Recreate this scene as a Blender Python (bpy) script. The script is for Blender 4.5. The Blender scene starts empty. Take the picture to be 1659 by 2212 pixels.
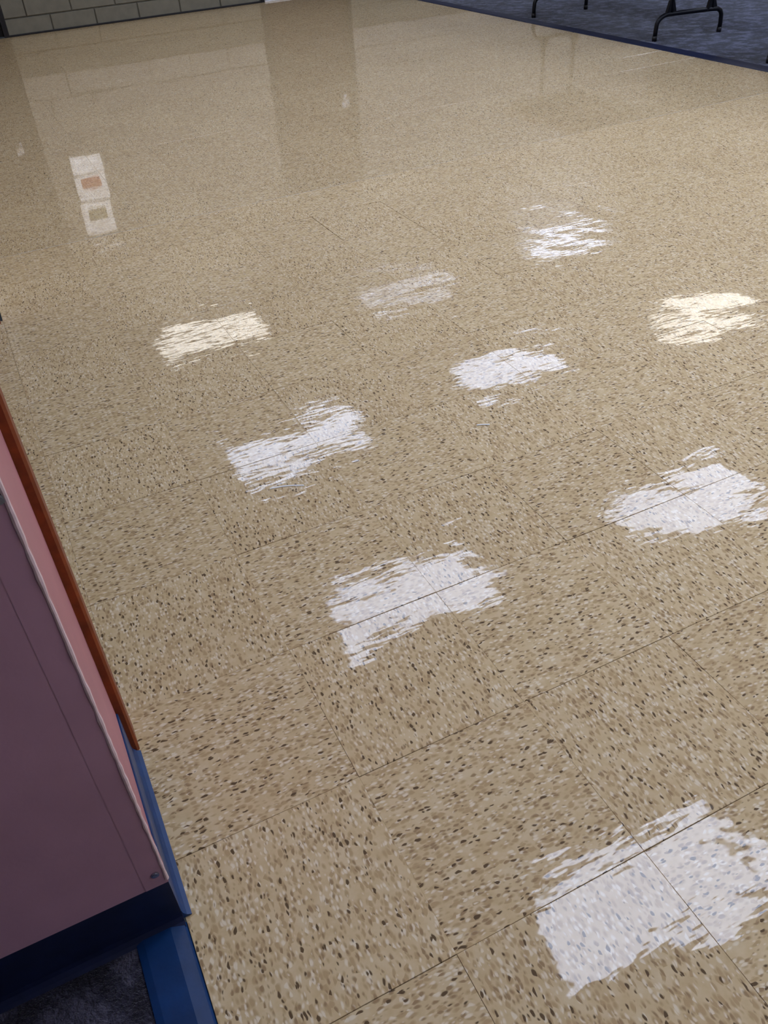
import bpy, bmesh, math, random
from mathutils import Vector, Matrix
random.seed(7)
sc = bpy.context.scene
COL = sc.collection
W, H = 1659, 2212
T = 0.3048                      # floor tile, one foot

# ------------------------------------------------------------------ camera
F_PX, PITCH, ROLL, YAW = 1833.2, 0.66379, -0.08109, 0.40476
CAM = Vector((-0.24546, -0.45224, 1.13966))
fwd = Vector((math.sin(YAW)*math.cos(PITCH), math.cos(YAW)*math.cos(PITCH), -math.sin(PITCH)))
r0 = Vector((math.cos(YAW), -math.sin(YAW), 0)); u0 = r0.cross(fwd)
right = math.cos(ROLL)*r0 + math.sin(ROLL)*u0
up = -math.sin(ROLL)*r0 + math.cos(ROLL)*u0
cam_data = bpy.data.cameras.new('camera'); cam = bpy.data.objects.new('camera', cam_data); COL.objects.link(cam)
cam_data.sensor_fit = 'HORIZONTAL'; cam_data.sensor_width = 36.0; cam_data.lens = F_PX/W*36.0
cam_data.clip_start = 0.02
m = Matrix((right, up, -fwd)).transposed().to_4x4(); m.translation = CAM
cam.matrix_world = m
sc.camera = cam

# ------------------------------------------------------------------ world, exposure
world = bpy.data.worlds.new('world'); sc.world = world; world.use_nodes = True
world.node_tree.nodes['Background'].inputs[0].default_value = (0.5, 0.55, 0.65, 1)
world.node_tree.nodes['Background'].inputs[1].default_value = 0.02
sc.view_settings.view_transform = 'Standard'
sc.view_settings.look = 'None'
sc.view_settings.gamma = 1.0
sc.view_settings.use_curve_mapping = False
sc.view_settings.exposure = 1.2
sc.cycles.max_bounces = 4; sc.cycles.diffuse_bounces = 3; sc.cycles.glossy_bounces = 3
sc.cycles.caustics_reflective = False; sc.cycles.caustics_refractive = False
sc.cycles.use_adaptive_sampling = True; sc.cycles.adaptive_threshold = .1
LENS = 7.2                      # radiance of a lit ceiling panel
CEIL = 3.05

# ------------------------------------------------------------------ helpers
def srgb(r, g, b):
    f = lambda c: (c/255/12.92) if c/255 <= .04045 else ((c/255+.055)/1.055)**2.4
    return (f(r), f(g), f(b), 1)

class NT:
    def __init__(s, name):
        s.m = bpy.data.materials.new(name); s.m.use_nodes = True
        s.t = s.m.node_tree; s.b = s.t.nodes['Principled BSDF']; s.out = s.t.nodes['Material Output']
    def n(s, typ, **kw):
        nd = s.t.nodes.new(typ)
        for k, v in kw.items(): setattr(nd, k, v)
        return nd
    def l(s, a, b): s.t.links.new(a, b)
    def set(s, **kw):
        for k, v in kw.items(): s.b.inputs[k.replace('_', ' ')].default_value = v
    def math(s, op, a, b=None):
        nd = s.n('ShaderNodeMath', operation=op)
        for i, v in enumerate((a, b)):
            if v is None: continue
            if isinstance(v, (int, float)): nd.inputs[i].default_value = v
            else: s.l(v, nd.inputs[i])
        return nd.outputs[0]
    def vmul(s, v, k):
        nd = s.n('ShaderNodeVectorMath', operation='MULTIPLY'); s.l(v, nd.inputs[0]); nd.inputs[1].default_value = k
        return nd.outputs[0]
    def vadd(s, a, b):
        nd = s.n('ShaderNodeVectorMath', operation='ADD'); s.l(a, nd.inputs[0]); s.l(b, nd.inputs[1]); return nd.outputs[0]
    def noise(s, v, scale, detail=2, rough=.5, dist=0):
        nd = s.n('ShaderNodeTexNoise'); s.l(v, nd.inputs['Vector'])
        nd.inputs['Scale'].default_value = scale; nd.inputs['Detail'].default_value = detail
        nd.inputs['Roughness'].default_value = rough; nd.inputs['Distortion'].default_value = dist
        return nd
    def ramp(s, fac, stops, interp='LINEAR'):
        nd = s.n('ShaderNodeValToRGB'); s.l(fac, nd.inputs[0]); nd.color_ramp.interpolation = interp
        e = nd.color_ramp.elements
        while len(e) < len(stops): e.new(0.5)
        for i, (p, c) in enumerate(stops): e[i].position = p; e[i].color = c
        return nd.outputs[0]
    def mix(s, fac, a, b, mode='MIX'):
        nd = s.n('ShaderNodeMix', data_type='RGBA', blend_type=mode)
        if isinstance(fac, (int, float)): nd.inputs[0].default_value = fac
        else: s.l(fac, nd.inputs[0])
        for i, v in ((6, a), (7, b)):
            if isinstance(v, tuple): nd.inputs[i].default_value = v
            else: s.l(v, nd.inputs[i])
        return nd.outputs[2]
    def bump(s, h, dist, strength=1.0, prev=None):
        nd = s.n('ShaderNodeBump'); s.l(h, nd.inputs['Height']); nd.inputs['Distance'].default_value = dist
        nd.inputs['Strength'].default_value = strength
        if prev is not None: s.l(prev, nd.inputs['Normal'])
        return nd.outputs[0]
    def pos(s): return s.n('ShaderNodeNewGeometry').outputs['Position']
    def obj(s): return s.n('ShaderNodeTexCoord').outputs['Object']

def plain(name, col, rough=.6, metal=0.0, spec=.4, grain=0.0, gscale=40, bump=0.0, bscale=120):
    t = NT(name); t.set(Base_Color=col, Roughness=rough, Metallic=metal); t.b.inputs['Specular IOR Level'].default_value = spec
    p = t.pos()
    if grain:
        nz = t.noise(p, gscale, 4).outputs[0]
        lo = tuple(c*(1-grain) for c in col[:3])+(1,); hi = tuple(min(1, c*(1+grain)) for c in col[:3])+(1,)
        t.l(t.ramp(nz, [(.3, lo), (.7, hi)]), t.b.inputs['Base Color'])
    if bump:
        t.l(t.bump(t.noise(p, bscale, 3).outputs[0], bump), t.b.inputs['Normal'])
    return t.m

def link(name, me, mat, parent=None, loc=None):
    o = bpy.data.objects.new(name, me); COL.objects.link(o)
    if mat is not None and not me.materials: me.materials.append(mat)
    if parent is not None: o.parent = parent
    if loc is not None: o.location = loc
    return o
def bm_obj(name, bm, mat, parent=None, loc=None, smooth=False):
    bmesh.ops.recalc_face_normals(bm, faces=bm.faces)
    me = bpy.data.meshes.new(name); bm.to_mesh(me); bm.free()
    if smooth:
        for f in me.polygons: f.use_smooth = True
    return link(name, me, mat, parent, loc)
def add_box(bm, x0, x1, y0, y1, z0, z1):
    v = [bm.verts.new(c) for c in ((x0,y0,z0),(x1,y0,z0),(x1,y1,z0),(x0,y1,z0),(x0,y0,z1),(x1,y0,z1),(x1,y1,z1),(x0,y1,z1))]
    for f in ((0,3,2,1),(4,5,6,7),(0,1,5,4),(1,2,6,5),(2,3,7,6),(3,0,4,7)): bm.faces.new([v[i] for i in f])
    return v
def box(name, b, mat, parent=None, bev=0.0, loc=None):
    bm = bmesh.new(); add_box(bm, *b)
    if bev: bmesh.ops.bevel(bm, geom=list(bm.edges), offset=bev, segments=2, affect='EDGES', profile=.5)
    return bm_obj(name, bm, mat, parent, loc)
def add_tube(bm, pts, r, n=10, cap=True):
    pts = [Vector(p) for p in pts]; rings = []
    rs = r if isinstance(r, (list, tuple)) else [r]*len(pts)
    prev = None
    for i, p in enumerate(pts):
        d = (pts[min(i+1, len(pts)-1)]-pts[max(i-1, 0)]).normalized()
        a = prev if prev is not None else (Vector((0,1,0)) if abs(d.y) < .9 else Vector((1,0,0)))
        a = (a-d*a.dot(d)).normalized(); prev = a; b = d.cross(a)
        rings.append([bm.verts.new(p+rs[i]*(math.cos(2*math.pi*k/n)*a+math.sin(2*math.pi*k/n)*b)) for k in range(n)])
    for i in range(len(rings)-1):
        for k in range(n): bm.faces.new((rings[i][k], rings[i][(k+1)%n], rings[i+1][(k+1)%n], rings[i+1][k]))
    if cap: bm.faces.new(rings[0][::-1]); bm.faces.new(rings[-1])
def add_extrude(bm, prof, a, b):
    """prof: list of 3-D points (closed outline) at a, swept by b-a"""
    d = Vector(b)-Vector(a)
    v0 = [bm.verts.new(Vector(p)) for p in prof]; v1 = [bm.verts.new(Vector(p)+d) for p in prof]
    n = len(prof)
    for i in range(n): bm.faces.new((v0[i], v0[(i+1)%n], v1[(i+1)%n], v1[i]))
    bm.faces.new(v0[::-1]); bm.faces.new(v1)
def empty(name, loc=(0,0,0)):
    o = bpy.data.objects.new(name, None); COL.objects.link(o); o.location = loc; o.empty_display_size = .1; return o
def tag(o, label, cat, group=None):
    o['label'] = label; o['category'] = cat
    if group: o['group'] = group
    return o
def struct(o, label=None, cat=None):
    o['kind'] = 'structure'
    if label: o['label'] = label
    if cat: o['category'] = cat
    return o
def project(p):
    d = Vector(p)-CAM; z = d.dot(fwd)
    if z < .05: return None
    return (W/2+F_PX*d.dot(right)/z, H/2-F_PX*d.dot(up)/z)

# ------------------------------------------------------------------ materials
def tile_material():
    t = NT('vinyl_tile'); 
    oc = t.obj(); rnd = t.n('ShaderNodeObjectInfo').outputs['Random']
    off = t.n('ShaderNodeCombineXYZ'); 
    t.l(t.math('MULTIPLY', rnd, 37.0), off.inputs[0]); t.l(t.math('MULTIPLY', rnd, 91.0), off.inputs[1])
    v = t.vadd(oc, off.outputs[0])
    # soft clouding of the body colour
    cl = t.noise(v, 30, 3, .65).outputs[0]
    base = t.ramp(cl, [(.25, srgb(206,178,132)), (.5, srgb(217,191,146)), (.75, srgb(225,203,163))])
    wob = t.vadd(v, t.vmul(t.noise(v, 60, 1).outputs[1], (.007, .007, 0)))
    # pressed chips, drawn out along the grain of each tile
    def chips(sx, sy, seed, hi, col, thr, basecol, soft=5.0):
        sh = t.n('ShaderNodeVectorMath', operation='ADD'); t.l(t.vmul(wob, (sx, sy, 1)), sh.inputs[0]); sh.inputs[1].default_value = (seed, seed*1.7, seed*.3)
        vo = t.n('ShaderNodeTexVoronoi', voronoi_dimensions='2D'); t.l(sh.outputs[0], vo.inputs['Vector']); vo.inputs['Scale'].default_value = 1
        sep = t.n('ShaderNodeSeparateColor'); t.l(vo.outputs['Color'], sep.inputs[0])
        pick = t.math('LESS_THAN', sep.outputs[0], hi)
        size = t.math('MULTIPLY', t.math('ADD', sep.outputs[1], .45), thr)
        inside = t.math('MULTIPLY', t.math('SUBTRACT', size, vo.outputs['Distance']), soft)
        nd = t.n('ShaderNodeClamp'); t.l(inside, nd.inputs[0])
        return t.mix(t.math('MULTIPLY', nd.outputs[0], pick), basecol, col)
    c = chips(80, 165, 3.1, .62, srgb(194,164,120), .58, base, 2.6)
    c = chips(95, 200, 8.7, .36, srgb(236,220,190), .48, c, 2.8)
    c = chips(90, 200, 15.3, .28, srgb(168,138,100), .48, c, 3.0)
    c = chips(105, 240, 31.7, .085, srgb(104,82,56), .52, c, 4.0)
    # a little batch-to-batch difference between tiles
    tone = t.ramp(rnd, [(0, (.95,.94,.93,1)), (1, (1.0,1.0,1.0,1))])
    c = t.mix(1.0, c, tone, 'MULTIPLY')
    t.l(c, t.b.inputs['Base Color'])
    t.set(Roughness=.6); t.b.inputs['Specular IOR Level'].default_value = .1
    # floor wax: a clear coat that ripples with mop strokes and the uneven slab below;
    # past the seam ten tiles out the floor was laid flatter and polished harder
    p = t.pos()
    sep = t.n('ShaderNodeSeparateXYZ'); t.l(p, sep.inputs[0])
    beyond = t.math('GREATER_THAN', sep.outputs[1], 10*T)
    amp = t.math('SUBTRACT', 1.0, t.math('MULTIPLY', beyond, .86))
    big = t.noise(p, 5.5, 1, .4).outputs[0]
    mid = t.noise(t.vmul(p, (.52, 1, 1)), 23, 2, .55).outputs[0]
    fine = t.noise(t.vmul(p, (.30, 1, 1)), 110, 1, .6).outputs[0]
    b1 = t.bump(t.math('MULTIPLY', big, amp), .0030)
    b2 = t.bump(t.math('MULTIPLY', mid, amp), .00056, 1.0, b1)
    b3 = t.bump(t.math('MULTIPLY', fine, amp), .00009, 1.0, b2)
    t.l(b3, t.b.inputs['Coat Normal'])
    t.l(t.math('ADD', t.math('MULTIPLY', beyond, .15), .85), t.b.inputs['Coat Weight'])
    t.l(t.math('ADD', t.math('MULTIPLY', beyond, .20), 1.36), t.b.inputs['Coat IOR'])
    t.l(t.math('SUBTRACT', .035, t.math('MULTIPLY', beyond, .02)), t.b.inputs['Coat Roughness'])
    return t.m
M_TILE = tile_material()
M_MASTIC = plain('joint_mastic', srgb(58,46,34), .9, grain=.3)

M_SEAM = plain('seam_fleck_pale', srgb(196,184,164), .25, grain=.1)
def carpet_material(name, a, b, c):
    t = NT(name); p = t.pos()
    n1 = t.noise(p, 11, 5, .75).outputs[0]; n2 = t.noise(p, 210, 2, .6).outputs[0]
    col = t.ramp(n1, [(.41, a), (.5, b), (.59, c)])
    col = t.mix(t.ramp(n2, [(.35, (0,0,0,1)), (.7, (.22,.22,.22,1))]), col, c)
    t.l(col, t.b.inputs['Base Color']); t.set(Roughness=.95); t.b.inputs['Specular IOR Level'].default_value = .1
    t.b.inputs['Sheen Weight'].default_value = .25
    t.l(t.bump(n2, .006), t.b.inputs['Normal'])
    return t.m
M_CARPET = carpet_material('blue_grey_carpet', srgb(18,22,36), srgb(46,51,70), srgb(96,101,124))
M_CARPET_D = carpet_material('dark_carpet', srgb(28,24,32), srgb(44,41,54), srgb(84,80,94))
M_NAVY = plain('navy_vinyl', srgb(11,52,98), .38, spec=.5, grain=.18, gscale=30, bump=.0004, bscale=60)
M_NAVY_DARK = plain('darkened_navy_vinyl', srgb(18,27,58), .5, grain=.2, gscale=30)
M_SHADE_TINT = plain('mauve_shade_tint', srgb(184,142,156), .5, spec=.4, grain=.10, gscale=7, bump=.0002, bscale=150)  # mauve paint with the bluish tint of the shaded front put in
M_SALMON = plain('mauve_wall_paint', srgb(180,116,120), .5, spec=.45, grain=.06, gscale=9, bump=.0002, bscale=220)
M_GUARD = plain('mauve_corner_guard', srgb(182,120,124), .42, spec=.5, grain=.05, gscale=12)
M_WORN = plain('worn_corner_edge', srgb(232,204,200), .6, grain=.08, gscale=120)
M_CASING = plain('redwood_stain', srgb(124,52,9), .5, spec=.4, grain=.25, gscale=45)
M_STEEL = plain('brushed_steel', srgb(190,190,195), .3, metal=1.0)
M_BLOCK = plain('grey_green_block_paint', srgb(122,119,106), .6, grain=.10, gscale=14, bump=.0012, bscale=160)
M_BLOCK_PALE = plain('pale_block_paint', srgb(172,166,156), .6, grain=.08, gscale=14, bump=.0012, bscale=160)
M_MORTAR = plain('painted_mortar', srgb(92,89,79), .8, grain=.15)
M_BLACK = plain('black_paint', srgb(22,20,22), .4, grain=.1)
M_TABLE_LEG = plain('black_powder_coat', srgb(10,11,18), .4, spec=.3, grain=.15, gscale=80)
M_TABLE_TOP = plain('walnut_laminate', srgb(96,68,46), .4, grain=.25, gscale=25)
M_DOOR = plain('dark_brown_door', srgb(66,46,34), .5, grain=.3, gscale=30)
M_WHITE = plain('white_enamel', srgb(236,236,240), .4, grain=.03)
M_STREAK = plain('streak_white', srgb(250,250,246), .8, grain=.02)
M_CEIL = plain('ceiling_white', srgb(228,226,222), .9, grain=.05, gscale=60)
M_WALL = plain('tan_wall_paint', srgb(196,184,166), .8, grain=.05)
M_FRONT = plain('pale_bounce_paint', srgb(188,184,196), .8, grain=.04)  # pale and bluish so the unseen wall bounces more light
M_DARKWALL = plain('brown_wall_paint', srgb(104,88,82), .8, grain=.05)

# ------------------------------------------------------------------ floor: slab and tiles
FX0, FX1, FY0, FY1 = -T, 13*T, -6*T, 8.85
floor = struct(box('floor', (FX0, FX1, FY0, FY1, -.12, -.0035), M_MASTIC))
bm = bmesh.new(); bm.from_mesh(floor.data); add_box(bm, -.43, FX0, 2*T, 8*T, -.12, -.0035); bm.to_mesh(floor.data); bm.free()
floor['label'] = 'tan speckled vinyl tile floor with a glossy wax finish'
def tile_mesh(name, sx, sy, ch=.0004, th=.003):
    bm = bmesh.new()
    for hx, hy, z in ((sx/2, sy/2, -th), (sx/2, sy/2, -ch), (sx/2-ch, sy/2-ch, 0)):
        for a, b in ((-1,-1),(1,-1),(1,1),(-1,1)): bm.verts.new((a*hx, b*hy, z))
    bm.verts.ensure_lookup_table(); v = bm.verts
    for k in (0, 4):
        for i in range(4): bm.faces.new((v[k+i], v[k+(i+1)%4], v[k+4+(i+1)%4], v[k+4+i]))
    bm.faces.new((v[8], v[9], v[10], v[11])); bm.faces.new((v[3], v[2], v[1], v[0]))
    me = bpy.data.meshes.new(name); bm.to_mesh(me); bm.free(); me.materials.append(M_TILE); return me
GAPX, GAPY = .0003, .0009
ME_A = tile_mesh('floor_tile', T-GAPX, T-GAPY)
ME_B = tile_mesh('floor_tile_turned', T-GAPY, T-GAPX)
# tilts read off the way single reflections break at the joints
TILT = {}
cells = []
for i in range(-2, 13):
    for j in range(-6, 29):
        if i == -2 and not 2 <= j <= 7: continue
        cx, cy = (i+.5)*T, (j+.5)*T
        y1 = min((j+1)*T, FY1)
        vis = False
        for fx in (0, .5, 1):
            for fy in (0, .5, 1):
                q = project(((i+fx)*T, (j+fy)*T, 0))
                if q and -20 < q[0] < W+20 and -20 < q[1] < H+20: vis = True
        cells.append(((Vector((cx, cy, 0))-CAM).length, vis, i, j))
vis_cells = sorted([c for c in cells if c[1]])
near = vis_cells[:300]; near_set = {(c[2], c[3]) for c in near}
rt = random.Random(11)
rest = bmesh.new()
for d, vis, i, j in sorted(cells, key=lambda c: (c[3], c[2])):
    cx, cy = (i+.5)*T, (j+.5)*T
    turned = (i+j) % 2 == 1
    tx, ty = rt.gauss(0, .0022), rt.gauss(0, .0022)
    if j >= 10: tx *= .2; ty *= .2
    if (i, j) in TILT: tx, ty = TILT[(i, j)]
    rot = Matrix.Rotation(tx, 4, 'X') @ Matrix.Rotation(ty, 4, 'Y') @ Matrix.Rotation(math.pi/2 if turned else 0, 4, 'Z')
    mw = Matrix.Translation((cx, cy, 0)) @ rot
    if (i, j) in near_set:
        o = bpy.data.objects.new('floor_tile', ME_B if turned else ME_A); COL.objects.link(o)
        o.parent = floor; o.matrix_world = mw
    else:
        b2 = bmesh.new(); b2.from_mesh(ME_B if turned else ME_A); b2.transform(mw)
        tmp = bpy.data.meshes.new('tmp'); b2.to_mesh(tmp); b2.free(); rest.from_mesh(tmp); bpy.data.meshes.remove(tmp)
if len(rest.verts):
    o = bm_obj('floor_tiles_beyond', rest, M_TILE, floor); o['kind'] = 'stuff'
else: rest.free()

seam = bmesh.new()
rs = random.Random(21); xs = [FX0+k*.02 for k in range(int((FX1-FX0)/.02)+1)]
add_tube(seam, [(x, 10*T+rs.uniform(-.0006,.0006), -.0004+rs.uniform(-.0006,.0004)) for x in xs], [rs.uniform(.0008,.0022) for _ in xs], 6)
sm = bm_obj('seam_bead', seam, M_SEAM, floor); sm['label'] = 'pale bead along the seam, added for bright flecks'  # raised pale bead, added to give bright flecks at the joint
# carpets and the navy edge strips
PX, PY = -.306, .214             # near corner of the mauve pier
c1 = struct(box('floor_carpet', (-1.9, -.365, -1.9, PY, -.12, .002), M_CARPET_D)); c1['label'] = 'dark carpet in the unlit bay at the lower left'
c2 = struct(box('floor_carpet', (4.055, 9.4, FY0, FY1, -.12, .004), M_CARPET)); c2['label'] = 'mottled blue grey carpet under the folding tables'
def strip(name, x0, x1, y0, y1, flip):
    prof = [(x0, y0, -.003), (x0, y0, .0035), (x0+.010, y0, .0052), (x1-.022, y0, .0052), (x1-.004, y0, .0022), (x1, y0, -.003)]
    if flip: prof = [((x0+x1)-p[0], p[1], p[2]) for p in prof]
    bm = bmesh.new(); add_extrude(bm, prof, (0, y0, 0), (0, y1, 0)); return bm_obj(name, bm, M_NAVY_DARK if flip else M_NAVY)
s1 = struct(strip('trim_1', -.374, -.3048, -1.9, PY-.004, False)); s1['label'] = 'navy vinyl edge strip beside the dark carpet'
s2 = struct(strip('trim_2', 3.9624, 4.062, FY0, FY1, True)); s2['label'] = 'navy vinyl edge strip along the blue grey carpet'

GW = .030
# ------------------------------------------------------------------ left side: pier, base, guard, casing, recessed door
wl = struct(box('wall_left', (-1.9, PX-.004, PY+.004, .62, 0, CEIL), M_SALMON)); wl['label'] = 'mauve painted pier end at the left edge'
fp = box('tinted_front', (-1.9, PX-GW, PY+.0005, PY+.004, .10, 2.1), M_SHADE_TINT, wl); fp['label'] = 'pier front facing the viewer, bluish shade tint in its colour'
# corner guard: a folded strip screwed over the corner
bm = bmesh.new()
guard = box('corner_guard', (PX-GW, PX-.0005, PY, PY+.0042, .10, 1.9), M_SHADE_TINT, wl); guard['label'] = 'corner guard strip with a worn pale edge'
box('side_wing', (PX-.0042, PX, PY+.0008, PY+GW, .10, 1.9), M_GUARD, guard)
bm = bmesh.new()
rr = random.Random(3); zs = [.108+k*.012 for k in range(149)]
add_tube(bm, [(PX-.0005+rr.uniform(-.0003,.0003), PY+.0005+rr.uniform(-.0003,.0003), z) for z in zs], [rr.uniform(.0018,.0033) for _ in zs], 8)
bm_obj('worn_edge', bm, M_WORN, guard)
def screw(x, z, n):
    bm = bmesh.new()
    for r, y0, y1 in ((.0052, PY-.0002, PY-.0016), (.0036, PY-.0016, PY-.0024)):
        add_tube(bm, [(x, y0, z), (x, y1, z)], r, 14)
    add_box(bm, x-.0028, x+.0028, PY-.0027, PY-.0023, z-.0004, z+.0004)
    return bm_obj('screw', bm, M_STEEL, guard)
screw(PX-.012, .127, 0); screw(PX-.0055, .728, 0); screw(PX-.012, 1.4, 0)
# cove base, front and side
def cove(name, p0, p1, nrm, h=.103):
    p0, p1, nrm = Vector(p0), Vector(p1), Vector(nrm)
    out = [(0, h), (.0022, h), (.0034, h-.003), (.0036, .020), (.0050, .012), (.0090, .005), (.0135, .0022), (.0150, .0012), (.0150, 0), (0, 0)]
    bm = bmesh.new(); add_extrude(bm, [p0+nrm*a+Vector((0, 0, b)) for a, b in out], p0, p1)
    return bm_obj(name, bm, M_NAVY if nrm.x else M_NAVY_DARK)  # front base gets a darker navy, its shade put into the colour
b1 = struct(cove('baseboard_left', (-1.9, PY+.004, 0), (PX-.0006, PY+.004, 0), (0, -1, 0))); b1['label'] = 'navy cove base under the front of the mauve pier, shade in its colour'
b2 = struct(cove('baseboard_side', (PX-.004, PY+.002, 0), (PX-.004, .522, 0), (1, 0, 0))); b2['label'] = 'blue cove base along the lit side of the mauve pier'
def casing(name, y0, y1, xf, label):
    bm = bmesh.new()
    prof = [(xf-.07, y0), (xf-.004, y0), (xf, y0+.004), (xf, y1-.02), (xf-.006, y1-.008), (xf-.006, y1), (xf-.07, y1)]
    add_extrude(bm, [(x, y, 0) for x, y in prof], (0, 0, 0), (0, 0, 2.14)); o = bm_obj(name, bm, M_CASING)
    struct(o); o['label'] = label; return o
casing('trim_3', .523, .60, -.2955, 'dark red-brown wood casing beside the mauve pier')
casing('trim_4', 2.415, 2.49, -.312, 'red-brown wood casing foot at the left edge of the picture')
hd = struct(box('trim_5', (-.38, -.30, .60, 2.415, 2.07, 2.14), M_CASING, bev=.003)); hd['label'] = 'red-brown wood head casing over the recessed door'
d1 = struct(box('door_1', (-.47, -.425, .60, 2.415, .006, 2.07), M_DOOR)); d1['label'] = 'dark brown door recessed in the left wall'
for y0, y1 in ((.68, 1.42), (1.60, 2.34)):
    for z0, z1 in ((.2, .95), (1.1, 1.95)):
        box('panel', (-.427, -.419, y0, y1, z0, z1), M_DOOR, d1, bev=.004)
bm = bmesh.new(); add_tube(bm, [(-.426, 1.47, 1.0), (-.39, 1.47, 1.0)], .011, 12); add_tube(bm, [(-.392, 1.465, 1.0), (-.392, 1.37, 1.0)], .009, 12)
bm_obj('handle', bm, M_STEEL, d1)
wl2 = struct(box('wall_left_far', (-.47, -.372, .62, FY1, 0, CEIL), M_WALL))
wl2.data.clear_geometry()
bm = bmesh.new(); add_box(bm, -.48, -.38, 2.43, FY1, 0, CEIL); add_box(bm, -.48, -.38, .62, 2.43, 2.10, CEIL)
add_box(bm, -.38, -.322, 2.492, FY1, 0, CEIL)
bmesh.ops.recalc_face_normals(bm, faces=bm.faces); bm.to_mesh(wl2.data); bm.free(); wl2.data.materials.append(M_WALL)
wl2['label'] = 'tan left wall beyond the recessed door'
hdr = struct(box('wall_shade_header', (-1.9, PX-.004, -1.9, PY+.004, 2.12, CEIL), M_DARKWALL)); hdr['label'] = 'added low bulkhead shading the dark carpet bay'  # unseen bulkhead, added to keep ceiling light off the bay
wb = struct(box('wall_bay', (-2.0, -1.9, -1.9, .62, 0, CEIL), M_DARKWALL)); wb['label'] = 'added brown end wall shutting light out of the carpet bay'  # unseen wall, added to close the bay against light
wf = struct(box('wall_front', (-2.0, 9.5, -2.0, -1.9, -.12, CEIL), M_FRONT)); wf['label'] = 'pale wall behind the viewer, coloured to bounce light'
wr = struct(box('wall_right', (9.4, 9.5, -1.9, FY1+.1, -.12, CEIL), M_WALL)); wr['label'] = 'tan wall beyond the blue grey carpet'

# ------------------------------------------------------------------ far wall of painted concrete block
YW = FY1
wback = struct(box('wall_back', (.455, 2.86, YW+.006, YW+.2, 0, CEIL), M_MORTAR)); wback['label'] = 'painted concrete block wall at the far end of the floor'
bmx = bmesh.new()
add_box(bmx, 3.83, 9.4, YW+.006, YW+.2, 0, CEIL); add_box(bmx, 2.86, 3.83, YW+.006, YW+.2, 1.99, CEIL); add_box(bmx, -.48, .455, YW+.006, YW+.2, 1.99, CEIL)
bmx2 = bmesh.new(); bmx2.from_mesh(wback.data); tmpm = bpy.data.meshes.new('t'); bmx.to_mesh(tmpm); bmx.free(); bmx2.from_mesh(tmpm)
bmx2.to_mesh(wback.data); bmx2.free()
rb = random.Random(5)
cache = {}
def block(x0, x1, z0, z1):
    mat = M_BLOCK if z1 < .40 else M_BLOCK_PALE
    w, h = round(x1-x0, 3), round(z1-z0, 3); key = (w, h, mat.name)
    if key not in cache:
        bm = bmesh.new(); add_box(bm, -w/2, w/2, -.008, .006, -h/2, h/2)
        top = [e for e in bm.edges if all(v.co.y < 0 for v in e.verts)]
        bmesh.ops.bevel(bm, geom=top, offset=.004, segments=1, affect='EDGES')
        bmesh.ops.recalc_face_normals(bm, faces=bm.faces)
        me = bpy.data.meshes.new('block'); bm.to_mesh(me); bm.free(); me.materials.append(mat); cache[key] = me
    o = bpy.data.objects.new('block', cache[key]); COL.objects.link(o); o.parent = wback
    o.location = ((x0+x1)/2, YW+.004+rb.uniform(-.0012, .0012), (z0+z1)/2)
zrow = [(.0, .135)] + [(.145+.2*k, .335+.2*k) for k in range(14)]
for k, (z0, z1) in enumerate(zrow):
    z1 = min(z1, CEIL)
    for xa, xb in ((.455, 2.86), (3.83, 9.4), (-.48, .455), (2.86, 3.83)):
        if xa in (-.48, 2.86) and z0 < 1.94: continue
        if xa == 3.83 and xb == 9.4: xb = 7.9
        x = xa - (.2 if k % 2 else 0)
        while x < xb-.01:
            a, b = max(x, xa), min(x+.39, xb)
            if b-a > .03: block(a, b, z0, z1)
            x += .40
bb = struct(box('baseboard_back', (.455, 2.86, YW-.012, YW+.002, 0, .016), M_BLACK, bev=.003)); bb['label'] = 'thin dark base line under the block wall'
def door(name, x0, x1, leaf, label, hx, hz, kick):
    d = struct(box(name, (x0+.04, x1-.04, YW+.05, YW+.10, .004, 1.94), leaf)); d['label'] = label
    bm = bmesh.new()
    add_box(bm, x0, x0+.04, YW-.01, YW+.12, 0, 1.945); add_box(bm, x1-.04, x1, YW-.01, YW+.12, 0, 1.945); add_box(bm, x0+.04, x1-.04, YW-.01, YW+.12, 1.94, 1.99)
    bm_obj('frame', bm, M_BLACK, d)
    if kick: box('threshold', (x0+.04, x1-.04, YW-.025, YW+.05, 0, .012), M_WHITE, d, bev=.003)
    bm = bmesh.new(); add_box(bm, hx-.03, hx+.03, YW+.035, YW+.052, hz-.05, hz+.05); bm_obj('plate', bm, M_STEEL, d)
    h = bmesh.new(); add_tube(h, [(hx, YW+.036, hz), (hx, YW-.01, hz)], .012, 12); add_tube(h, [(hx, YW-.010, hz), (hx, YW-.022, hz), (hx, YW-.04, hz), (hx, YW-.05, hz)], [.02, .032, .03, .012], 14)
    bm_obj('knob', h, M_WHITE, d)
    return d
door('door_2', 2.86, 3.83, M_DOOR, 'dark door with a white threshold in the block wall', 3.68, 1.02, True)
door('door_3', -.37, .455, M_BLACK, 'black door at the far left corner of the block wall', .25, .93, False)

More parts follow.
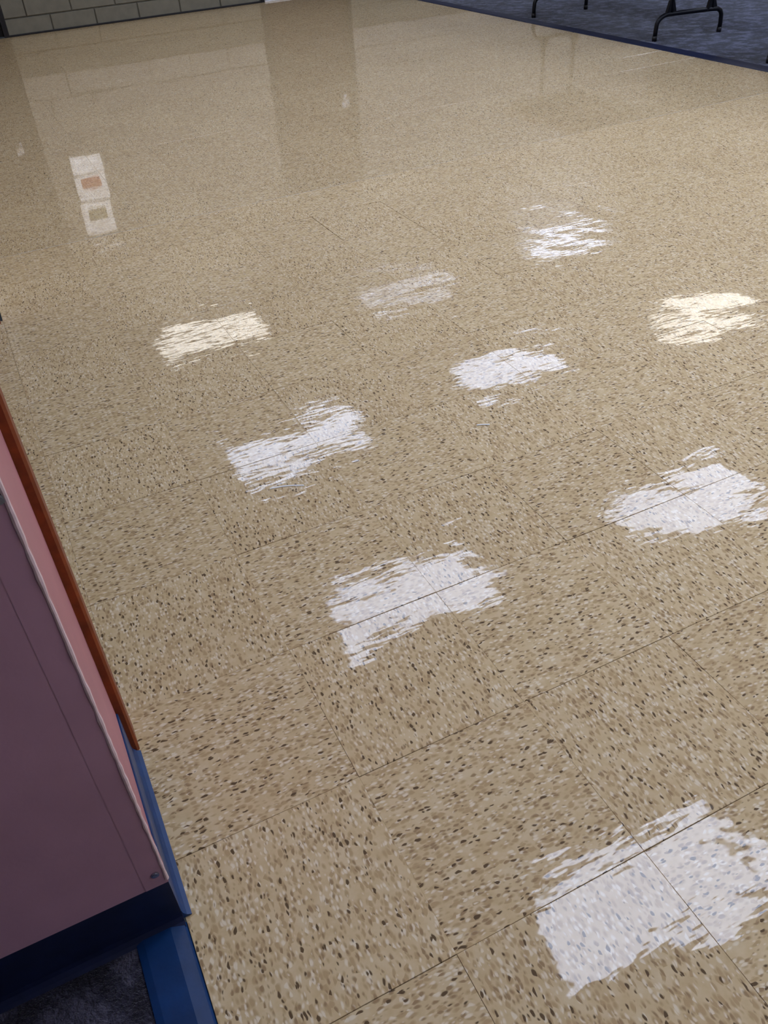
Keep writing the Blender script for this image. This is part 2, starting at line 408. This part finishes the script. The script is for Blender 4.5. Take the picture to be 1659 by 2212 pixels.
# three small notices with added glow, one above the other on the block wall
def glow(name, col, e):
    t = NT(name); t.set(Base_Color=col, Roughness=.5); t.b.inputs['Emission Color'].default_value = col
    nz = t.noise(t.pos(), 14, 3).outputs[0]; t.l(t.math('MULTIPLY', t.math('ADD', nz, .5), e), t.b.inputs['Emission Strength']); return t.m
M_GLOW = glow('notice_glow_white', srgb(240,240,244), .27); M_GLOW_PINK = glow('notice_glow_rose', srgb(176,92,74), .2); M_GLOW_GREEN = glow('notice_glow_grey_green', srgb(128,126,100), .2)
def notice(name, z0, z1, picmat, label, pz, shift):
    x0, x1 = .665+shift, .965+shift
    t = empty(name, ((x0+x1)/2, YW-.004, z0)); tag(t, label, 'sign', 'notices with added glow on the block wall')
    mx = (x0+x1)/2
    def rel(b): return (b[0]-mx, b[1]-mx, b[2]-(YW-.004), b[3]-(YW-.004), b[4]-z0, b[5]-z0)
    box('backing', rel((x0, x1, YW-.012, YW-.004, z0, z1)), M_GLOW, t)
    for b in ((x0, x0+.045, z0, z1), (x1-.045, x1, z0, z1), (x0+.045, x1-.045, z0, z0+.03), (x0+.045, x1-.045, z1-.03, z1)):
        box('frame_bar', rel((b[0], b[1], YW-.024, YW-.012, b[2], b[3])), M_GLOW, t, bev=.002)
    if picmat: box('picture', rel((x0+.06, x1-.055, YW-.0145, YW-.012, pz[0], pz[1])), picmat, t)
notice('glow_notice', 1.085, 1.245, None, 'plain white notice with added glow, lowest of the three on the block wall', None, .005)
notice('glow_notice', 1.265, 1.52, M_GLOW_PINK, 'white notice with added glow and a rose print, middle of the three on the block wall', (1.30, 1.40), .0)
notice('glow_notice', 1.54, 1.84, M_GLOW_GREEN, 'white notice with added glow and a grey green print, highest of the three on the wall', (1.60, 1.73), -.015)

# ------------------------------------------------------------------ ceiling and its light panels
ce = struct(box('ceiling', (-.48, 9.5, -2.0, FY1+.2, CEIL, CEIL+.1), M_CEIL)); ce['label'] = 'white ceiling over the tiled floor'
def lens_material(name, col, strength, tubes, off_level):
    """lens with the tubes behind it showing as brighter bands; tubes = list of (y centre, level)"""
    t = NT(name); t.set(Base_Color=(.75,.75,.75,1), Roughness=.6)
    if not tubes:
        t.b.inputs['Emission Color'].default_value = col; t.b.inputs['Emission Strength'].default_value = strength
        return t.m
    y = t.n('ShaderNodeSeparateXYZ'); t.l(t.obj(), y.inputs[0])
    acc = None
    for c, lev in tubes:
        d = t.math('ABSOLUTE', t.math('SUBTRACT', y.outputs[1], c))
        k = t.n('ShaderNodeMapRange', interpolation_type='SMOOTHSTEP'); t.l(d, k.inputs[0])
        k.inputs[1].default_value = .0; k.inputs[2].default_value = .06; k.inputs[3].default_value = lev; k.inputs[4].default_value = 0
        acc = k.outputs[0] if acc is None else t.math('ADD', acc, k.outputs[0])
    s = t.math('MULTIPLY', t.math('ADD', acc, off_level), strength)
    t.b.inputs['Emission Color'].default_value = col
    t.l(s, t.b.inputs['Emission Strength'])
    return t.m
COOL = (.81, .93, 1.22, 1); WARM = (1.02, .99, .93, 1)
TUB3 = []
def lens_of(kind, level):
    key = '%s_light_lens_%d' % (kind, round(level*100))
    if key in bpy.data.materials: return bpy.data.materials[key]
    if kind == 'fading': return lens_material(key, COOL, LENS*level, [(-.245, 1.6)], .13)
    return lens_material(key, WARM if kind == 'warm' else COOL, LENS*level, TUB3, .85)
def light(x, y, lens, label):
    t = empty('ceiling_light', (x, y, CEIL)); tag(t, label, 'ceiling light', 'ceiling light panels')
    LX, LY = 1.19, .59
    for b in ((-LX/2, LX/2, -LY/2, -LY/2+.02), (-LX/2, LX/2, LY/2-.02, LY/2), (-LX/2, -LX/2+.02, -LY/2+.02, LY/2-.02), (LX/2-.02, LX/2, -LY/2+.02, LY/2-.02)):
        box('frame_bar', (b[0], b[1], b[2], b[3], -.03, -.0005), M_WHITE, t)
    box('lens', (-LX/2+.02, LX/2-.02, -LY/2+.02, LY/2-.02, -.018, -.006), lens, t)
C_, W_, N_ = 'cool', 'warm', 'fading'
light(1.63, 1.03, lens_of(C_, .88), 'cool white ceiling panel mirrored in the large patch at the lower right')
light(1.63, 3.48, lens_of(C_, .72), 'cool white ceiling panel mirrored in the middle of the floor')
light(1.60, 5.72, lens_of(C_, .54), 'cool white ceiling panel mirrored left of the floor centre')
light(1.62, 8.33, lens_of(W_, .38), 'warm ceiling panel nearest the block wall, mirrored at the left')
light(3.95, 3.36, lens_of(C_, .60), 'cool white ceiling panel mirrored at the right edge of the floor')
light(4.00, 5.82, lens_of(C_, .46), 'cool white ceiling panel mirrored right of the floor centre')
light(3.95, 8.25, lens_of(N_, .6), 'failing dim ceiling panel mirrored as a faint patch at the top centre')
light(6.50, 8.50, lens_of(C_, .34), 'cool white ceiling panel mirrored in streaks at the upper right')
light(6.35, 5.75, lens_of(W_, .40), 'warm ceiling panel mirrored at the far right of the floor')
light(4.05, 1.03, lens_of(C_, 1.0), 'cool white ceiling panel beyond the right edge, nearest the viewer')
light(6.45, 3.36, lens_of(C_, 1.0), 'cool white ceiling panel over the middle of the blue carpet')
light(6.45, 1.03, lens_of(C_, 1.0), 'cool white ceiling panel over the near blue carpet')
light(4.05, -1.30, lens_of(C_, 1.0), 'added cool white fill panel behind the viewer, over the tiled floor')  # this and the next two: unseen lamps added as fill
light(1.63, -1.35, lens_of(C_, .35), 'dimmer added cool white fill panel behind the viewer, beside the dark bay')
light(6.45, -1.30, lens_of(C_, 1.0), 'added cool white fill panel behind the viewer, over the carpet')
# ------------------------------------------------------------------ folding tables on the carpet
ZC = .004
def folding_table(ox, oy, label):
    """origin: left near foot; near leg frame at y=0, far frame at y=1.42"""
    t = empty('folding_table', (ox, oy, ZC)); tag(t, label, 'table', 'folding tables on the carpet')
    box('tabletop', (-.15, .67, -.25, 1.66, .665, .695), M_TABLE_TOP, t, bev=.006)
    bm = bmesh.new()
    add_box(bm, -.06, .58, -.16, -.13, .62, .665); add_box(bm, -.06, .58, 1.54, 1.57, .62, .665)
    add_box(bm, -.06, -.03, -.13, 1.54, .62, .665); add_box(bm, .55, .58, -.13, 1.54, .62, .665)
    bm_obj('apron', bm, M_TABLE_LEG, t)
    for yy in (0, 1.42):
        bm = bmesh.new(); q = -.06 if yy == 0 else 0
        pts = [(0, yy, .012), (.002, yy, .06), (.005, yy, .098), (.014, yy, .116), (.034, yy, .132), (.060, yy, .142), (.09, yy, .146),
               (.25, yy+q*.4, .146), (.40, yy+q*.85, .146), (.455, yy+q, .143), (.482, yy+q, .130), (.496, yy+q, .106), (.500, yy+q, .06), (.498, yy+q, .012)]
        add_tube(bm, pts, .0145, 12)
        foot = bm_obj('foot_bar', bm, M_TABLE_LEG, t, smooth=True)
        for fx, fy in ((0, yy), (.498, yy+q)):
            c = bmesh.new(); add_tube(c, [(fx, fy, 0), (fx, fy, .03)], .0165, 12); bm_obj('rubber_cap', c, M_BLACK, foot, smooth=True)
        for rx0, rx1, ry in ((.115, .108, yy), (.415, .402, yy+q*.85)):
            g = bmesh.new(); add_tube(g, [(rx0, ry, .14), (rx1, ry, .27), (rx1, ry, .635)], .0145, 12); leg = bm_obj('riser', g, M_TABLE_LEG, t, smooth=True)
            g = bmesh.new()
            add_extrude(g, [(rx0-.048, ry-.010, .138), (rx0+.040, ry-.010, .142), (rx1+.018, ry-.010, .225), (rx1-.016, ry-.010, .225)], (0, ry-.010, 0), (0, ry+.010, 0))
            bm_obj('gusset', g, M_TABLE_LEG, leg)
        y2 = .45 if yy == 0 else .97
        g = bmesh.new(); add_tube(g, [(.26, yy, .42), (.26, (yy+y2)/2, .54), (.26, y2, .64)], .007, 8); add_tube(g, [(.125, yy, .42), (.40, yy, .42)], .008, 8)
        bm_obj('brace', g, M_TABLE_LEG, t, smooth=True)
folding_table(4.112, 4.52, 'folding table with black bowed feet, wholly on the carpet at the top right')
folding_table(4.125, 2.12, 'folding table showing one black foot at the right edge of the picture')

# ------------------------------------------------------------------ streak highlights on the floor, built as pale ribbons
def streak(a, b, sag, label):
    a, b = Vector(a), Vector(b); d = b-a; n = Vector((-d.y, d.x, 0))
    bm = bmesh.new(); add_tube(bm, [a+d*k/10+n*sag*math.sin(k/10*math.pi)-a for k in range(11)], .0022, 8)
    for v in bm.verts: v.co.z *= .3
    o = bm_obj('highlight_streak', bm, M_STREAK, None, (a.x, a.y, .0011)); return tag(o, label, 'streak', 'highlight streaks on the floor')
streak((0.140, 1.098, 0), (0.213, 1.069, 0), .06, 'white thread standing for a highlight on the floor, just below the patch left of centre')
streak((0.679, 1.081, 0), (0.707, 1.066, 0), .06, 'short white thread standing for a highlight on the floor, right of centre')
